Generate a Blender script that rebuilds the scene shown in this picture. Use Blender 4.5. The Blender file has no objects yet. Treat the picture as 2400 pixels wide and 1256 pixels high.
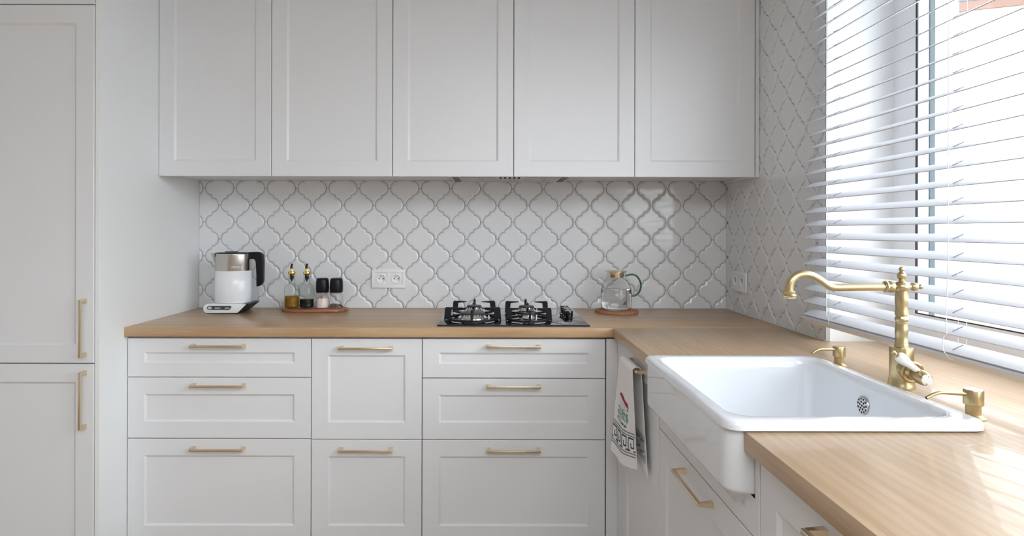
import bpy, bmesh, math, random
from mathutils import Vector, Matrix
PI = math.pi
random.seed(4)
scn = bpy.context.scene
C = scn.collection

# ------------------------------------------------------------------ camera
F = 1463.0; CX = 1150.0; CY = 543.0; EYE = 1.26
cam = bpy.data.cameras.new('camera'); co = bpy.data.objects.new('camera', cam); C.objects.link(co)
cam.sensor_width = 36.0; cam.lens = 36.0*F/2400.0
cam.shift_x = (1200-CX)/2400.0; cam.shift_y = -(628-CY)/2400.0
cam.clip_start = .02
co.location = (0, 0, EYE)
co.matrix_world = Matrix.Translation((0, 0, EYE)) @ Matrix.Rotation(PI/2, 4, 'X') @ Matrix.Rotation(math.radians(.12), 4, 'Z')
scn.camera = co
def px(u, v, D):                       # point at depth D seen at pixel (u, v); used to take real sizes from the photograph
    return ((u-CX)*D/F, D, EYE-(v-CY)*D/F)

# ------------------------------------------------------------------ light
w = bpy.data.worlds.new('overcast_sky'); scn.world = w; w.use_nodes = True
bg = w.node_tree.nodes['Background']; bg.inputs[0].default_value = (.90, .95, 1, 1); bg.inputs[1].default_value = 4.6
def area(name, loc, rot, sx, sy, power, col=(1, 1, 1), portal=False):
    l = bpy.data.lights.new(name, 'AREA'); l.shape = 'RECTANGLE'; l.size = sx; l.size_y = sy; l.energy = power; l.color = col
    if portal: l.cycles.is_portal = True
    o = bpy.data.objects.new(name, l); o.location = loc; o.rotation_euler = rot; C.objects.link(o); return o
area('added_room_fill', (.25, -1.35, 2.55), (0, 0, 0), 2.0, 2.0, 54, (.90, .95, 1))  # unseen soft light added overhead as general room fill
scn.view_settings.view_transform = 'Standard'; scn.view_settings.look = 'None'
scn.view_settings.gamma = 1; scn.view_settings.use_curve_mapping = False
scn.view_settings.exposure = .74
scn.cycles.use_denoising = True
scn.cycles.max_bounces = 10; scn.cycles.diffuse_bounces = 6; scn.cycles.transparent_max_bounces = 16
scn.cycles.transmission_bounces = 10; scn.cycles.glossy_bounces = 5

# ------------------------------------------------------------------ materials
MATS = {}
def pbr(name, col, rough=.5, metal=0., spec=.5, coat=0., bump=None, trans=0., ior=1.45):
    m = bpy.data.materials.new(name); m.use_nodes = True
    n = m.node_tree.nodes; b = n['Principled BSDF']
    b.inputs['Base Color'].default_value = (*col, 1); b.inputs['Roughness'].default_value = rough
    b.inputs['Metallic'].default_value = metal; b.inputs['Specular IOR Level'].default_value = spec
    b.inputs['Coat Weight'].default_value = coat; b.inputs['Transmission Weight'].default_value = trans
    b.inputs['IOR'].default_value = ior
    t = n.new('ShaderNodeTexCoord'); L = m.node_tree.links
    nz = n.new('ShaderNodeTexNoise'); L.new(t.outputs['Object'], nz.inputs['Vector'])
    sc_, st = bump if bump else (60, .02)
    nz.inputs['Scale'].default_value = sc_
    bp = n.new('ShaderNodeBump'); bp.inputs['Strength'].default_value = st; bp.inputs['Distance'].default_value = .002
    L.new(nz.outputs['Fac'], bp.inputs['Height'])
    if trans == 0: L.new(bp.outputs[0], b.inputs['Normal'])
    MATS[name] = m; return m
def ramp(n, stops):
    r = n.new('ShaderNodeValToRGB'); e = r.color_ramp.elements
    while len(e) < len(stops): e.new(.5)
    for el, (p, c) in zip(e, stops): el.position = p; el.color = (*c, 1)
    return r
def wood(name, axis, c1, c2, c3, rough=.36):
    m = pbr(name, c1, rough, spec=.6, coat=.15); n = m.node_tree.nodes; L = m.node_tree.links; b = n['Principled BSDF']
    t = n.new('ShaderNodeTexCoord')
    def mapped(a, c):
        s = [c, c, c]; s[axis] = a
        k = n.new('ShaderNodeMapping'); k.inputs['Scale'].default_value = s; L.new(t.outputs['Object'], k.inputs['Vector']); return k
    k1 = mapped(.9, 9); n1 = n.new('ShaderNodeTexNoise'); n1.inputs['Scale'].default_value = 1.6; n1.inputs['Detail'].default_value = 5; n1.inputs['Distortion'].default_value = .9
    L.new(k1.outputs[0], n1.inputs['Vector'])
    k2 = mapped(5, 260); n2 = n.new('ShaderNodeTexNoise'); n2.inputs['Scale'].default_value = 1.5; n2.inputs['Detail'].default_value = 3
    L.new(k2.outputs[0], n2.inputs['Vector'])
    k3 = mapped(.5, 3.2); wv = n.new('ShaderNodeTexWave'); wv.wave_type = 'BANDS'; wv.bands_direction = ['Y', 'X', 'Y'][axis]
    wv.inputs['Scale'].default_value = 4.5; wv.inputs['Distortion'].default_value = 7; wv.inputs['Detail'].default_value = 2.5; wv.inputs['Detail Scale'].default_value = .8
    L.new(k3.outputs[0], wv.inputs['Vector'])
    def mth(op, a, v):
        x = n.new('ShaderNodeMath'); x.operation = op; L.new(a, x.inputs[0])
        if isinstance(v, (int, float)): x.inputs[1].default_value = v
        else: L.new(v, x.inputs[1])
        return x.outputs[0]
    f = mth('ADD', mth('MULTIPLY', n1.outputs['Fac'], .55), mth('ADD', mth('MULTIPLY', n2.outputs['Fac'], .34), mth('MULTIPLY', wv.outputs['Fac'], .11)))
    r = ramp(n, [(.33, c3), (.5, c1), (.66, c2)]); L.new(f, r.inputs[0]); L.new(r.outputs[0], b.inputs['Base Color'])
    bp = n.new('ShaderNodeBump'); bp.inputs['Strength'].default_value = .12; bp.inputs['Distance'].default_value = .001
    L.new(n2.outputs['Fac'], bp.inputs['Height']); L.new(bp.outputs[0], b.inputs['Normal'])
    return m
def speckle(name, ca, cb, scale, rough=.8, bump=.4, lo=.4, hi=.6):
    m = pbr(name, ca, rough); n = m.node_tree.nodes; L = m.node_tree.links; b = n['Principled BSDF']
    t = n.new('ShaderNodeTexCoord'); v = n.new('ShaderNodeTexVoronoi'); v.inputs['Scale'].default_value = scale
    L.new(t.outputs['Object'], v.inputs['Vector'])
    r = ramp(n, [(lo, ca), (hi, cb)]); s = n.new('ShaderNodeSeparateColor'); L.new(v.outputs['Color'], s.inputs[0]); L.new(s.outputs[0], r.inputs[0])
    L.new(r.outputs[0], b.inputs['Base Color'])
    bp = n.new('ShaderNodeBump'); bp.inputs['Strength'].default_value = bump; bp.inputs['Distance'].default_value = .6/scale; bp.invert = True
    L.new(v.outputs['Distance'], bp.inputs['Height']); L.new(bp.outputs[0], b.inputs['Normal'])
    return m
def thin_glass(name, tint=(1, 1, 1), edge=(.55, .6, .58), gl=1.45):
    m = bpy.data.materials.new(name); m.use_nodes = True; n = m.node_tree.nodes; L = m.node_tree.links; n.clear()
    o = n.new('ShaderNodeOutputMaterial'); mx = n.new('ShaderNodeMixShader'); tr = n.new('ShaderNodeBsdfTransparent'); g = n.new('ShaderNodeBsdfGlossy')
    g.inputs['Roughness'].default_value = .02
    lw = n.new('ShaderNodeLayerWeight'); lw.inputs[0].default_value = .5
    r = ramp(n, [(.0, tint), (.6, tint), (1., edge)]); L.new(lw.outputs['Facing'], r.inputs[0]); L.new(r.outputs[0], tr.inputs[0])
    p5 = n.new('ShaderNodeMath'); p5.operation = 'POWER'; L.new(lw.outputs['Facing'], p5.inputs[0]); p5.inputs[1].default_value = 5
    fr = n.new('ShaderNodeMath'); fr.operation = 'MULTIPLY_ADD'; L.new(p5.outputs[0], fr.inputs[0]); fr.inputs[1].default_value = .9; fr.inputs[2].default_value = .04
    L.new(fr.outputs[0], mx.inputs[0]); L.new(tr.outputs[0], mx.inputs[1]); L.new(g.outputs[0], mx.inputs[2]); L.new(mx.outputs[0], o.inputs[0])
    MATS[name] = m; return m
LACQ = pbr('white_lacquer', (.775, .785, .80), .36)
PANEL = pbr('white_side_panel', (.84, .86, .865), .45)
PAINT = pbr('white_wall_paint', (.84, .85, .85), .7)
GREIGE = pbr('greige_wall_paint', (.66, .66, .655), .8)
TILE = pbr('glazed_white_tile', (.775, .79, .81), .09, coat=.3, bump=(9, .03))
GROUT = pbr('shaded_grout', (.24, .24, .24), .9)  # grout set darker, shade in the tile joints put into its colour
OAKX = wood('oak_worktop_x', 0, (.51, .335, .185), (.58, .40, .235), (.42, .26, .135))
OAKY = wood('oak_worktop_y', 1, (.50, .35, .215), (.57, .415, .27), (.42, .28, .16))
FLOOR = wood('oak_floor', 1, (.46, .35, .25), (.54, .42, .31), (.38, .28, .19))
ACACIA = wood('reddish_tray_wood', 0, (.30, .10, .04), (.45, .19, .085), (.10, .035, .018), .35)
CORK = speckle('cork', (.36, .15, .075), (.50, .24, .13), 420, .9, .5)
BRASS = pbr('brushed_brass', (.56, .45, .25), .30, 1.0, bump=(220, .05))
GOLD = pbr('champagne_gold_handle', (.78, .64, .45), .24, 1.0)
GOLDP = pbr('polished_gold', (.85, .60, .16), .12, 1.0)
STEEL = pbr('brushed_steel', (.58, .56, .53), .24, 1.0, bump=(300, .06))
CHROME = pbr('bright_aluminium', (.80, .79, .77), .16, 1.0)
BLACK = pbr('black_plastic', (.008, .008, .010), .34, spec=.3)
IRON = pbr('black_cast_iron', (.012, .013, .018), .42, spec=.3, bump=(400, .1))
ENAMEL = pbr('grey_black_enamel', (.055, .058, .066), .45)
HOBG = pbr('black_hob_glass', (.004, .0045, .005), .015, coat=.5)
DARK = pbr('dark_void', (.02, .02, .02), .9)
CERAM = pbr('white_ceramic', (.76, .785, .82), .06, coat=.6, bump=(5, .03))
PORC = pbr('white_porcelain', (.86, .87, .86), .1, coat=.5)
PLASTIC = pbr('white_plastic', (.87, .88, .89), .3)
KWHITE = pbr('kettle_white', (.82, .85, .88), .22, coat=.2)
SLATM = pbr('white_slat', (.66, .675, .72), .42)
CREAM = pbr('cream_rail', (.78, .73, .68), .5)
CORDM = pbr('white_cord', (.86, .86, .88), .8)
PVC = pbr('white_window_frame', (.85, .86, .88), .35)
GASK = pbr('dark_rubber_gasket', (.03, .03, .045), .6)
SPACER = pbr('grey_blue_spacer', (.12, .16, .18), .45)
TRIMG = pbr('grey_edge_profile', (.45, .48, .47), .4, .4)
GREENG = pbr('dark_green_glass', (.012, .11, .035), .1, coat=.6)
OIL = pbr('olive_oil', (.38, .19, .006), .06, trans=.45, ior=1.3)
VINEGAR = pbr('dark_vinegar', (.003, .002, .002), .06, spec=.2)
SALT = speckle('pink_salt', (.80, .55, .50), (.86, .78, .75), 500, .6, .6, .2, .7)
PEPPER = speckle('peppercorns', (.05, .025, .02), (.30, .19, .14), 380, .7, .9, .2, .9)
WATER = pbr('water', (1, 1, 1), .0, trans=1.0, ior=1.33)
GLASS = thin_glass('clear_glass', edge=(.35, .38, .37)); WGLASS = thin_glass('window_glass', edge=(.9, .95, .93)); GAUGE = thin_glass('smoky_clear_plastic', (.93, .94, .95), (.6, .63, .66))
BGLASS = thin_glass('greenish_bottle_glass', (.95, .975, .965), (.22, .30, .28), 1.5)
TOWEL = pbr('white_waffle_towel', (.90, .89, .89), .95, bump=(420, .6))
NAVY = pbr('navy_thread', (.045, .055, .085), .9); GREYT = pbr('grey_green_thread', (.14, .18, .18), .9)
REDT = pbr('crimson_thread', (.42, .03, .07), .9); MINT = pbr('mint_thread', (.20, .48, .38), .9); BLK = pbr('black_print', (.01, .01, .012), .8)
WHITEP = pbr('white_print', (.85, .85, .85), .6)
RENDER = pbr('white_house_render', (.85, .86, .86), .9, bump=(30, .3)); EAVE = pbr('terracotta_soffit', (.17, .105, .08), .8); ROOFT = pbr('slate_grey_roof', (.09, .11, .14), .7)
GRAVEL = speckle('pale_gravel', (.24, .24, .235), (.36, .36, .35), 28, .9, 1.0, .1, .9)
SHUT = pbr('grey_shutter', (.12, .125, .15), .7)

# ------------------------------------------------------------------ helpers
def fin(name, bm, mat, parent=None, smooth=35):
    me = bpy.data.meshes.new(name)
    if smooth:
        for f in bm.faces: f.smooth = True
        for e in bm.edges:
            if len(e.link_faces) == 2 and e.calc_face_angle(0) > math.radians(smooth): e.smooth = False
    bm.to_mesh(me); bm.free()
    for mm in (mat if isinstance(mat, (list, tuple)) else [mat]): me.materials.append(mm)
    o = bpy.data.objects.new(name, me); C.objects.link(o)
    if parent is not None: o.parent = parent
    return o
def thing(name, label, cat, loc=(0, 0, 0), rz=0, group=None):
    o = bpy.data.objects.new(name, None); C.objects.link(o); o.empty_display_size = .05
    o.location = loc; o.rotation_euler = (0, 0, rz); o['label'] = label; o['category'] = cat
    if group: o['group'] = group
    return o
def tag(o, label, cat, group=None):
    o['label'] = label; o['category'] = cat
    if group: o['group'] = group
    return o
def struct(o): o['kind'] = 'structure'; return o
def BM(): return bmesh.new()
def box(bm, x0, x1, y0, y1, z0, z1, bev=0, seg=2):
    g = bmesh.ops.create_cube(bm, size=1)['verts']
    for v in g: v.co = Vector((x0+(v.co.x+.5)*(x1-x0), y0+(v.co.y+.5)*(y1-y0), z0+(v.co.z+.5)*(z1-z0)))
    if bev:
        es = list({e for v in g for e in v.link_edges})
        bmesh.ops.bevel(bm, geom=es, offset=bev, segments=seg, affect='EDGES', profile=.5)
    return bm
def bxo(name, dims, mat, parent=None, bev=0, seg=2):
    return fin(name, box(BM(), *dims, bev=bev, seg=seg), mat, parent)
def frame_of(d):
    d = Vector(d).normalized(); a = Vector((0, 0, 1)) if abs(d.z) < .9 else Vector((1, 0, 0))
    u = d.cross(a).normalized(); return u, d.cross(u).normalized(), d
def lathe(bm, prof, c=(0, 0, 0), axis=(0, 0, 1), seg=32, cap=True, sy=1.0):
    """prof: list of (radius, height along axis)"""
    u, v, d = frame_of(axis); c = Vector(c); rings = []
    if tuple(axis) == (0, 0, 1): u, v = Vector((1, 0, 0)), Vector((0, 1, 0))
    for r, h in prof:
        if r < 1e-6: rings.append([bm.verts.new(c+d*h)]); continue
        rings.append([bm.verts.new(c+d*h+u*(r*math.cos(2*PI*k/seg))+v*(r*sy*math.sin(2*PI*k/seg))) for k in range(seg)])
    for A, B in zip(rings, rings[1:]):
        for k in range(seg):
            j = (k+1) % seg
            if len(A) == 1 and len(B) > 1: bm.faces.new((A[0], B[k], B[j]))
            elif len(B) == 1 and len(A) > 1: bm.faces.new((A[k], A[j], B[0]))
            elif len(A) > 1: bm.faces.new((A[k], A[j], B[j], B[k]))
    if cap:
        for R in (rings[0], rings[-1]):
            if len(R) > 2: bm.faces.new(R)
    bmesh.ops.recalc_face_normals(bm, faces=bm.faces[:])
    return bm
def smoothpts(P, n=6):
    P = [Vector(p) for p in P]; out = []
    for i in range(len(P)-1):
        a = P[max(i-1, 0)]; b = P[i]; c = P[i+1]; d = P[min(i+2, len(P)-1)]
        for k in range(n):
            t = k/n
            out.append(.5*((2*b)+(c-a)*t+(2*a-5*b+4*c-d)*t*t+(3*b-a-3*c+d)*t**3))
    out.append(P[-1]); return out
def tube(bm, P, r, seg=12, cap=True):
    P = [Vector(p) for p in P]; N = len(P); rings = []
    rr = r if isinstance(r, (list, tuple)) else [r]*N
    t0 = (P[1]-P[0]).normalized(); u, v, _ = frame_of(t0)
    for i, p in enumerate(P):
        t = (P[min(i+1, N-1)]-P[max(i-1, 0)]).normalized()
        u = (u-t*u.dot(t)).normalized(); v = t.cross(u)
        rad = rr[i] if len(rr) == N else rr[0]+(rr[-1]-rr[0])*i/(N-1)
        rings.append([bm.verts.new(p+u*(rad*math.cos(2*PI*k/seg))+v*(rad*math.sin(2*PI*k/seg))) for k in range(seg)])
    for A, B in zip(rings, rings[1:]):
        for k in range(seg): bm.faces.new((A[k], A[(k+1) % seg], B[(k+1) % seg], B[k]))
    if cap:
        bm.faces.new(rings[0]); bm.faces.new(rings[-1])
    bmesh.ops.recalc_face_normals(bm, faces=bm.faces[:])
    return bm
def prism(bm, pts, a, b, plane='xy', bev=0, seg=2):
    """polygon extruded between a and b along the missing axis"""
    def P(p, h):
        if plane == 'xy': return (p[0], p[1], h)
        if plane == 'xz': return (p[0], h, p[1])
        return (h, p[0], p[1])
    A = [bm.verts.new(P(p, a)) for p in pts]; B = [bm.verts.new(P(p, b)) for p in pts]; n = len(pts)
    fs = [bm.faces.new(A), bm.faces.new(B[::-1])]
    for i in range(n): fs.append(bm.faces.new((A[i], B[i], B[(i+1) % n], A[(i+1) % n])))
    bmesh.ops.recalc_face_normals(bm, faces=bm.faces[:])
    if bev:
        es = list({e for f in fs[:2] for e in f.edges})
        bmesh.ops.bevel(bm, geom=es, offset=bev, segments=seg, affect='EDGES', profile=.5)
    return bm
def rrect(x0, x1, y0, y1, r, n=6):
    out = []
    for cx, cy, a in ((x1-r, y1-r, 0), (x0+r, y1-r, 90), (x0+r, y0+r, 180), (x1-r, y0+r, 270)):
        for k in range(n+1):
            t = math.radians(a+90*k/n); out.append((cx+r*math.cos(t), cy+r*math.sin(t)))
    return out
def text_mesh(name, s, size, mat, M, parent, depth=.0003, bold=0):
    cu = bpy.data.curves.new(name, 'FONT'); cu.body = s; cu.size = size; cu.extrude = depth; cu.offset = bold; cu.align_x = 'CENTER'; cu.align_y = 'CENTER'
    cu.resolution_u = 3
    t = bpy.data.objects.new(name+'_tmp', cu); C.objects.link(t)
    dg = bpy.context.evaluated_depsgraph_get(); me = bpy.data.meshes.new_from_object(t.evaluated_get(dg)); bpy.data.objects.remove(t)
    me.transform(M); me.name = name; me.materials.clear(); me.materials.append(mat)
    o = bpy.data.objects.new(name, me); C.objects.link(o); o.parent = parent; return o

# ------------------------------------------------------------------ room shell
XL, XR, YB = -1.371, 1.109, 2.935
ZW = .90; ZWB = .865
CEIL = 2.6; REAR = -4.6; FARL = -3.2
struct(bxo('floor', (FARL, 1.45, REAR, 3.1, -.05, 0), FLOOR))
struct(bxo('ceiling', (FARL, 1.45, REAR, 3.1, CEIL, CEIL+.1), PAINT))
wall_back = struct(bxo('wall_back', (FARL, 1.45, YB+.012, 3.1, 0, CEIL), PAINT))
struct(bxo('wall_left', (FARL-.1, FARL, REAR, 3.1, 0, CEIL), GREIGE))
WY0, WY1, WH = -.75, 2.064, 2.35  # unseen near part of the window lengthened to let in more daylight
bm = BM()
box(bm, XR+.012, 1.45, WY1, YB+.012, 0, CEIL); box(bm, XR+.012, 1.45, WY0, WY1, 0, ZWB-.002)
box(bm, XR+.012, 1.45, WY0, WY1, WH, CEIL); box(bm, XR+.012, 1.45, REAR, WY0, 0, CEIL)
wall_right = struct(fin('wall_right', bm, PAINT))
struct(bxo('wall_rear', (FARL, 1.45, REAR-.12, REAR, 0, CEIL), GREIGE))

# grout beds
GZ = .0060
gb = bxo('grout', (XL, XR+.012, YB+GZ, YB+.013, ZW-.03, 1.53), GROUT, wall_back)
bm = BM(); box(bm, XR+GZ, XR+.013, WY1, YB+.006, ZW-.03, CEIL-.01)
fin('grout', bm, GROUT, wall_right)

# ------------------------------------------------------------------ arabesque tiles
S = .0020065
A_, B_ = 36.18*S, 39.92*S         # half pitches
def tile_outline():
    q = []
    # convex bulge from (xmax,0) up to the step
    for k in range(9):
        t = math.radians(88*k/8); q.append((18.9+14.1*math.cos(t), 16.2*math.sin(t)))
    conv = q[:]
    top = [(36.18-x, 39.92-y) for x, y in reversed(conv)]       # by point symmetry about (a/2, b/2)
    # exact steps between: the last convex point and first concave one
    Q = conv+top                                                # quarter: from (xmax,0) to (tip,b)
    pts = Q + [(-x, y) for x, y in reversed(Q)]
    pts += [(-x, -y) for x, y in Q[1:]] + [(x, -y) for x, y in list(reversed(Q))[:-1]]
    out = []
    for p in pts:
        if not out or math.hypot(p[0]-out[-1][0], p[1]-out[-1][1]) > .01: out.append(p)
    return [(x*S, y*S) for x, y in out]
def offset_poly(P, d):
    n = len(P); out = []
    for i, (x, y) in enumerate(P):
        x0, y0 = P[i-1]; x1, y1 = P[(i+1) % n]
        ax, ay = x-x0, y-y0; bx_, by_ = x1-x, y1-y
        la = math.hypot(ax, ay) or 1; lb = math.hypot(bx_, by_) or 1
        nx, ny = (-ay/la-by_/lb), (ax/la+bx_/lb); l = math.hypot(nx, ny) or 1
        nx, ny = nx/l, ny/l
        cosb = max(.72, nx*(-ay/la)+ny*(ax/la))
        X = x+nx*d/cosb; Y = y+ny*d/cosb
        if abs(X) < .3*abs(x) or X*x < 0: X = .3*x
        if Y*y < 0: Y = .2*y
        out.append((X, Y))
    return out
OUT = tile_outline()
# signed area to make sure the outline runs counter-clockwise (offset goes inwards)
ar = sum(OUT[i-1][0]*OUT[i][1]-OUT[i][0]*OUT[i-1][1] for i in range(len(OUT)))
if ar < 0: OUT.reverse()
GAP = .0009
RINGS = [(offset_poly(OUT, GAP), -.008), (offset_poly(OUT, GAP), -.0044), (offset_poly(OUT, GAP+.0007), -.0033),
         (offset_poly(OUT, GAP+.0046), -.0026), (offset_poly(OUT, GAP+.0078), -.0002), (offset_poly(OUT, GAP+.0090), 0), (offset_poly(OUT, GAP+.0100), 0)]
def tile_bm():
    """local: x across, z up, glazed face towards -y, plateau at y = 0"""
    bm = BM(); R = []
    for ring, h in RINGS: R.append([bm.verts.new((x, -h, z)) for x, z in ring])
    n = len(R[0])
    for A, B in zip(R, R[1:]):
        for i in range(n): bm.faces.new((A[i], A[(i+1) % n], B[(i+1) % n], B[i]))
    bm.faces.new(R[-1])
    return bm
base = fin('tile', tile_bm(), TILE, wall_back, smooth=40); TM = base.data
bpy.data.objects.remove(base)
def clip_tile(cx, cz, x0, x1, z0, z1):
    bm = tile_bm()
    for co_, no in (((x0-cx, 0, 0), (-1, 0, 0)), ((x1-cx, 0, 0), (1, 0, 0)), ((0, 0, z0-cz), (0, 0, -1)), ((0, 0, z1-cz), (0, 0, 1))):
        g = bm.verts[:]+bm.edges[:]+bm.faces[:]
        bmesh.ops.bisect_plane(bm, geom=g, plane_co=co_, plane_no=no, clear_outer=True)
        if not bm.verts: break
    return bm
def lay(parent, n0, x0, x1, z0, z1, place, skip=lambda cx, cz: False):
    """n0: (x of a joint neck, z of its row)"""
    cnt = 0
    for row in range(-12, 22):
        z = n0[1]+row*B_
        if z-B_ >= z1 or z+B_ <= z0: continue
        off = A_ if row % 2 == 0 else 0
        for col in range(-4, 26):
            x = n0[0]+off+col*2*A_
            if x-A_ >= x1 or x+A_ <= x0 or skip(x, z): continue
            e = 32*S
            jit = Matrix.Rotation(random.uniform(-.0012, .0012), 4, 'X') @ Matrix.Rotation(random.uniform(-.0012, .0012), 4, 'Z')
            if x-e >= x0+.0005 and x+e <= x1-.0005 and z-B_ >= z0 and z+B_ <= z1:
                o = bpy.data.objects.new('tile', TM); C.objects.link(o); o.parent = parent
            else:
                bm = clip_tile(x, z, x0, x1, z0, z1)
                if len(bm.faces) < 3: bm.free(); continue
                if max(v.co.x for v in bm.verts)-min(v.co.x for v in bm.verts) < .004: bm.free(); continue
                o = fin('tile', bm, TILE, parent, smooth=40); jit = Matrix.Identity(4)
            o.matrix_local = place(x, z) @ jit; cnt += 1
    return cnt
nb = lay(wall_back, (-1.3491, 1.4636), XL+.001, XR-.001, ZW+.002, 1.4985, lambda x, z: Matrix.Translation((x, YB, z)))
# right wall: local x runs towards the viewer (world -y), local -y faces -x
RW = Matrix.Rotation(-PI/2, 4, 'Z')
nr = lay(wall_right, (-2.783, 1.4636), -(YB-.001), -(WY1+.007), ZW+.002, CEIL-.02,
         lambda x, z: Matrix.Translation((XR, -x, z)) @ RW, skip=lambda x, z: (-x > 2.66 and z > 1.60))
print('tiles', nb, nr)
struct(bxo('trim_1', (XR-.0005, XR+.012, WY1-.001, WY1+.006, ZW+.001, WH), TRIMG))
bm = BM(); tube(bm, [(XL+.002, YB-.001, ZW+.001), (XR-.002, YB-.001, ZW+.001)], .0022, 6); tube(bm, [(XR-.001, YB-.002, ZW+.001), (XR-.001, WY1+.004, ZW+.001)], .0032, 6)
tube(bm, [(XR, YB, ZW+.002), (XR, YB, 1.498)], .0022, 6)
struct(fin('trim_2', bm, pbr('pale_silicone', (.62, .60, .57), .5)))

# ------------------------------------------------------------------ window 1
win = bpy.data.objects.new('window_1', None); C.objects.link(win); struct(win)
FX0, FX1 = 1.33, 1.395; fy0, fy1, fz0, fz1 = WY0+.115, 1.95, 1.008, WH-.1
def ring_frame(bm, x0, x1, oy0, oy1, oz0, oz1, iy0, iy1, iz0, iz1, bev=0):
    box(bm, x0, x1, oy0, iy0, oz0, oz1, bev); box(bm, x0, x1, iy1, oy1, oz0, oz1, bev)
    box(bm, x0, x1, iy0, iy1, oz0, iz0, bev); box(bm, x0, x1, iy0, iy1, iz1, oz1, bev)
bm = BM(); ring_frame(bm, FX0, 1.357, WY0, WY1, ZW, WH, fy0, fy1, fz0-.013, fz1); box(bm, FX0+.0002, FX0+.0035, fy0, fy1, fz0-.014, fz0-.0008); fin('window_frame', bm, PVC, win)
bm = BM(); ring_frame(bm, FX0-.001, FX0+.0035, fy0-.012, fy1+.004, fz0-.0008, fz1+.012, fy0, fy1-.0025, fz0+.0028, fz1); fin('gasket', bm, GASK, win)
bm = BM(); ring_frame(bm, 1.357, 1.372, WY0, WY1, ZW, WH, fy0-.004, fy1+.004, fz0-.014, fz1+.004); fin('glazing_bead', bm, PVC, win)
bm = BM(); ring_frame(bm, 1.372, 1.388, WY0, WY1, ZW, WH, fy0, fy1, fz0-.014, fz1); fin('spacer_bar', bm, SPACER, win)
bxo('pane', (1.388, 1.392, fy0-.01, fy1+.01, fz0-.01, fz1+.01), WGLASS, win)
bxo('window_sill', (1.392, 1.52, WY0, WY1, ZW, 1.0), PVC, win)

# ------------------------------------------------------------------ outside
o = bxo('gravel_ground', (1.46, 40, -30, 60, .3, .49), GRAVEL); struct(o)
hs = thing('neighbour_house', 'white rendered house with terracotta soffit seen through the window', 'house', (5.24, 7.0, .49), math.radians(-21.8))
def foot(d): return [(-d, -d), (9+d, -d), (9+d, 7+d), (3.2, 7+d)]
prism_b = BM(); prism(prism_b, foot(-.03), 0, 3.26, 'xy'); fin('wall', prism_b, RENDER, hs)
prism_b = BM(); prism(prism_b, foot(0), 3.25, 3.355, 'xy'); fin('fascia', prism_b, EAVE, hs)
prism_b = BM(); prism(prism_b, foot(.004), 3.356, 3.42, 'xy'); fin('roof', prism_b, ROOFT, hs)
sh = bxo('shutter', (.72, 1.6, .03, .06, 2.43, 2.72), SHUT, hs)
for k in range(5): bxo('shutter_slat', (.72, 1.6, .005, .032, 2.435+k*.058, 2.482+k*.058), SHUT, sh)
pebble = BM(); bmesh.ops.create_icosphere(pebble, subdivisions=1, radius=1)
pv = [tuple(v.co) for v in pebble.verts]; pf = [tuple(v.index for v in f.verts) for f in pebble.faces]; pebble.free()
V, Fc = [], []; rg_ = random.Random(9)
for k in range(20000):
    X_, Y_ = rg_.uniform(3.0, 6.6), rg_.uniform(3.4, 7.6)
    if (X_-5.24)*.371+(Y_-7.0)*.928 > -.02 and X_ > 5: continue
    a_, b_, c_ = rg_.uniform(.008, .018), rg_.uniform(.008, .018), rg_.uniform(.005, .011); n0 = len(V); th = rg_.uniform(0, 6.28); ct, st = math.cos(th), math.sin(th)
    for x, y, z in pv: V.append((X_+ct*a_*x-st*b_*y, Y_+st*a_*x+ct*b_*y, .49+c_*.5+c_*z))
    Fc += [(i+n0, j+n0, k_+n0) for i, j, k_ in pf]
me = bpy.data.meshes.new('gravel'); me.from_pydata(V, [], Fc); me.materials.append(pbr('pale_pebbles', (.30, .30, .295), .9))
o = bpy.data.objects.new('gravel', me); C.objects.link(o); o['kind'] = 'stuff'; o['label'] = 'pale pebbles on the ground outside the window'; o['category'] = 'gravel'

# ------------------------------------------------------------------ cabinets
def front_bm(wd, ht, fr=.062, th=.019, dep=.006, ch=.008, fb=None):
    """shaker front: local x 0..wd, z 0..ht, face at y=0 looking to -y, recessed centre panel"""
    bm = BM(); e = .0012
    def rect(i, y): return [bm.verts.new((a, y, b)) for a, b in ((i, i), (wd-i, i), (wd-i, ht-i), (i, ht-i))]
    def rect2(i, y):
        return [bm.verts.new((a, y, b)) for a, b in ((fr+i, fr+i), (wd-fr-i, fr+i), (wd-fr-i, ht-fr-i), (fr+i, ht-fr-i))]
    if fb is not None:
        def rect2(i, y):
            return [bm.verts.new((a, y, b)) for a, b in ((fr+i, fb+i), (wd-fr-i, fb+i), (wd-fr-i, ht-fb-i), (fr+i, ht-fb-i))]
    R = [rect(0, th), rect(0, e), rect(e, 0), rect2(0, 0), rect2(.001, .001), rect2(ch, dep)]
    bm.faces.new(R[0])
    for A, B in zip(R, R[1:]):
        for i in range(4): bm.faces.new((A[i], A[(i+1) % 4], B[(i+1) % 4], B[i]))
    bm.faces.new(R[-1]); bmesh.ops.recalc_face_normals(bm, faces=bm.faces[:])
    return bm
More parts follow.
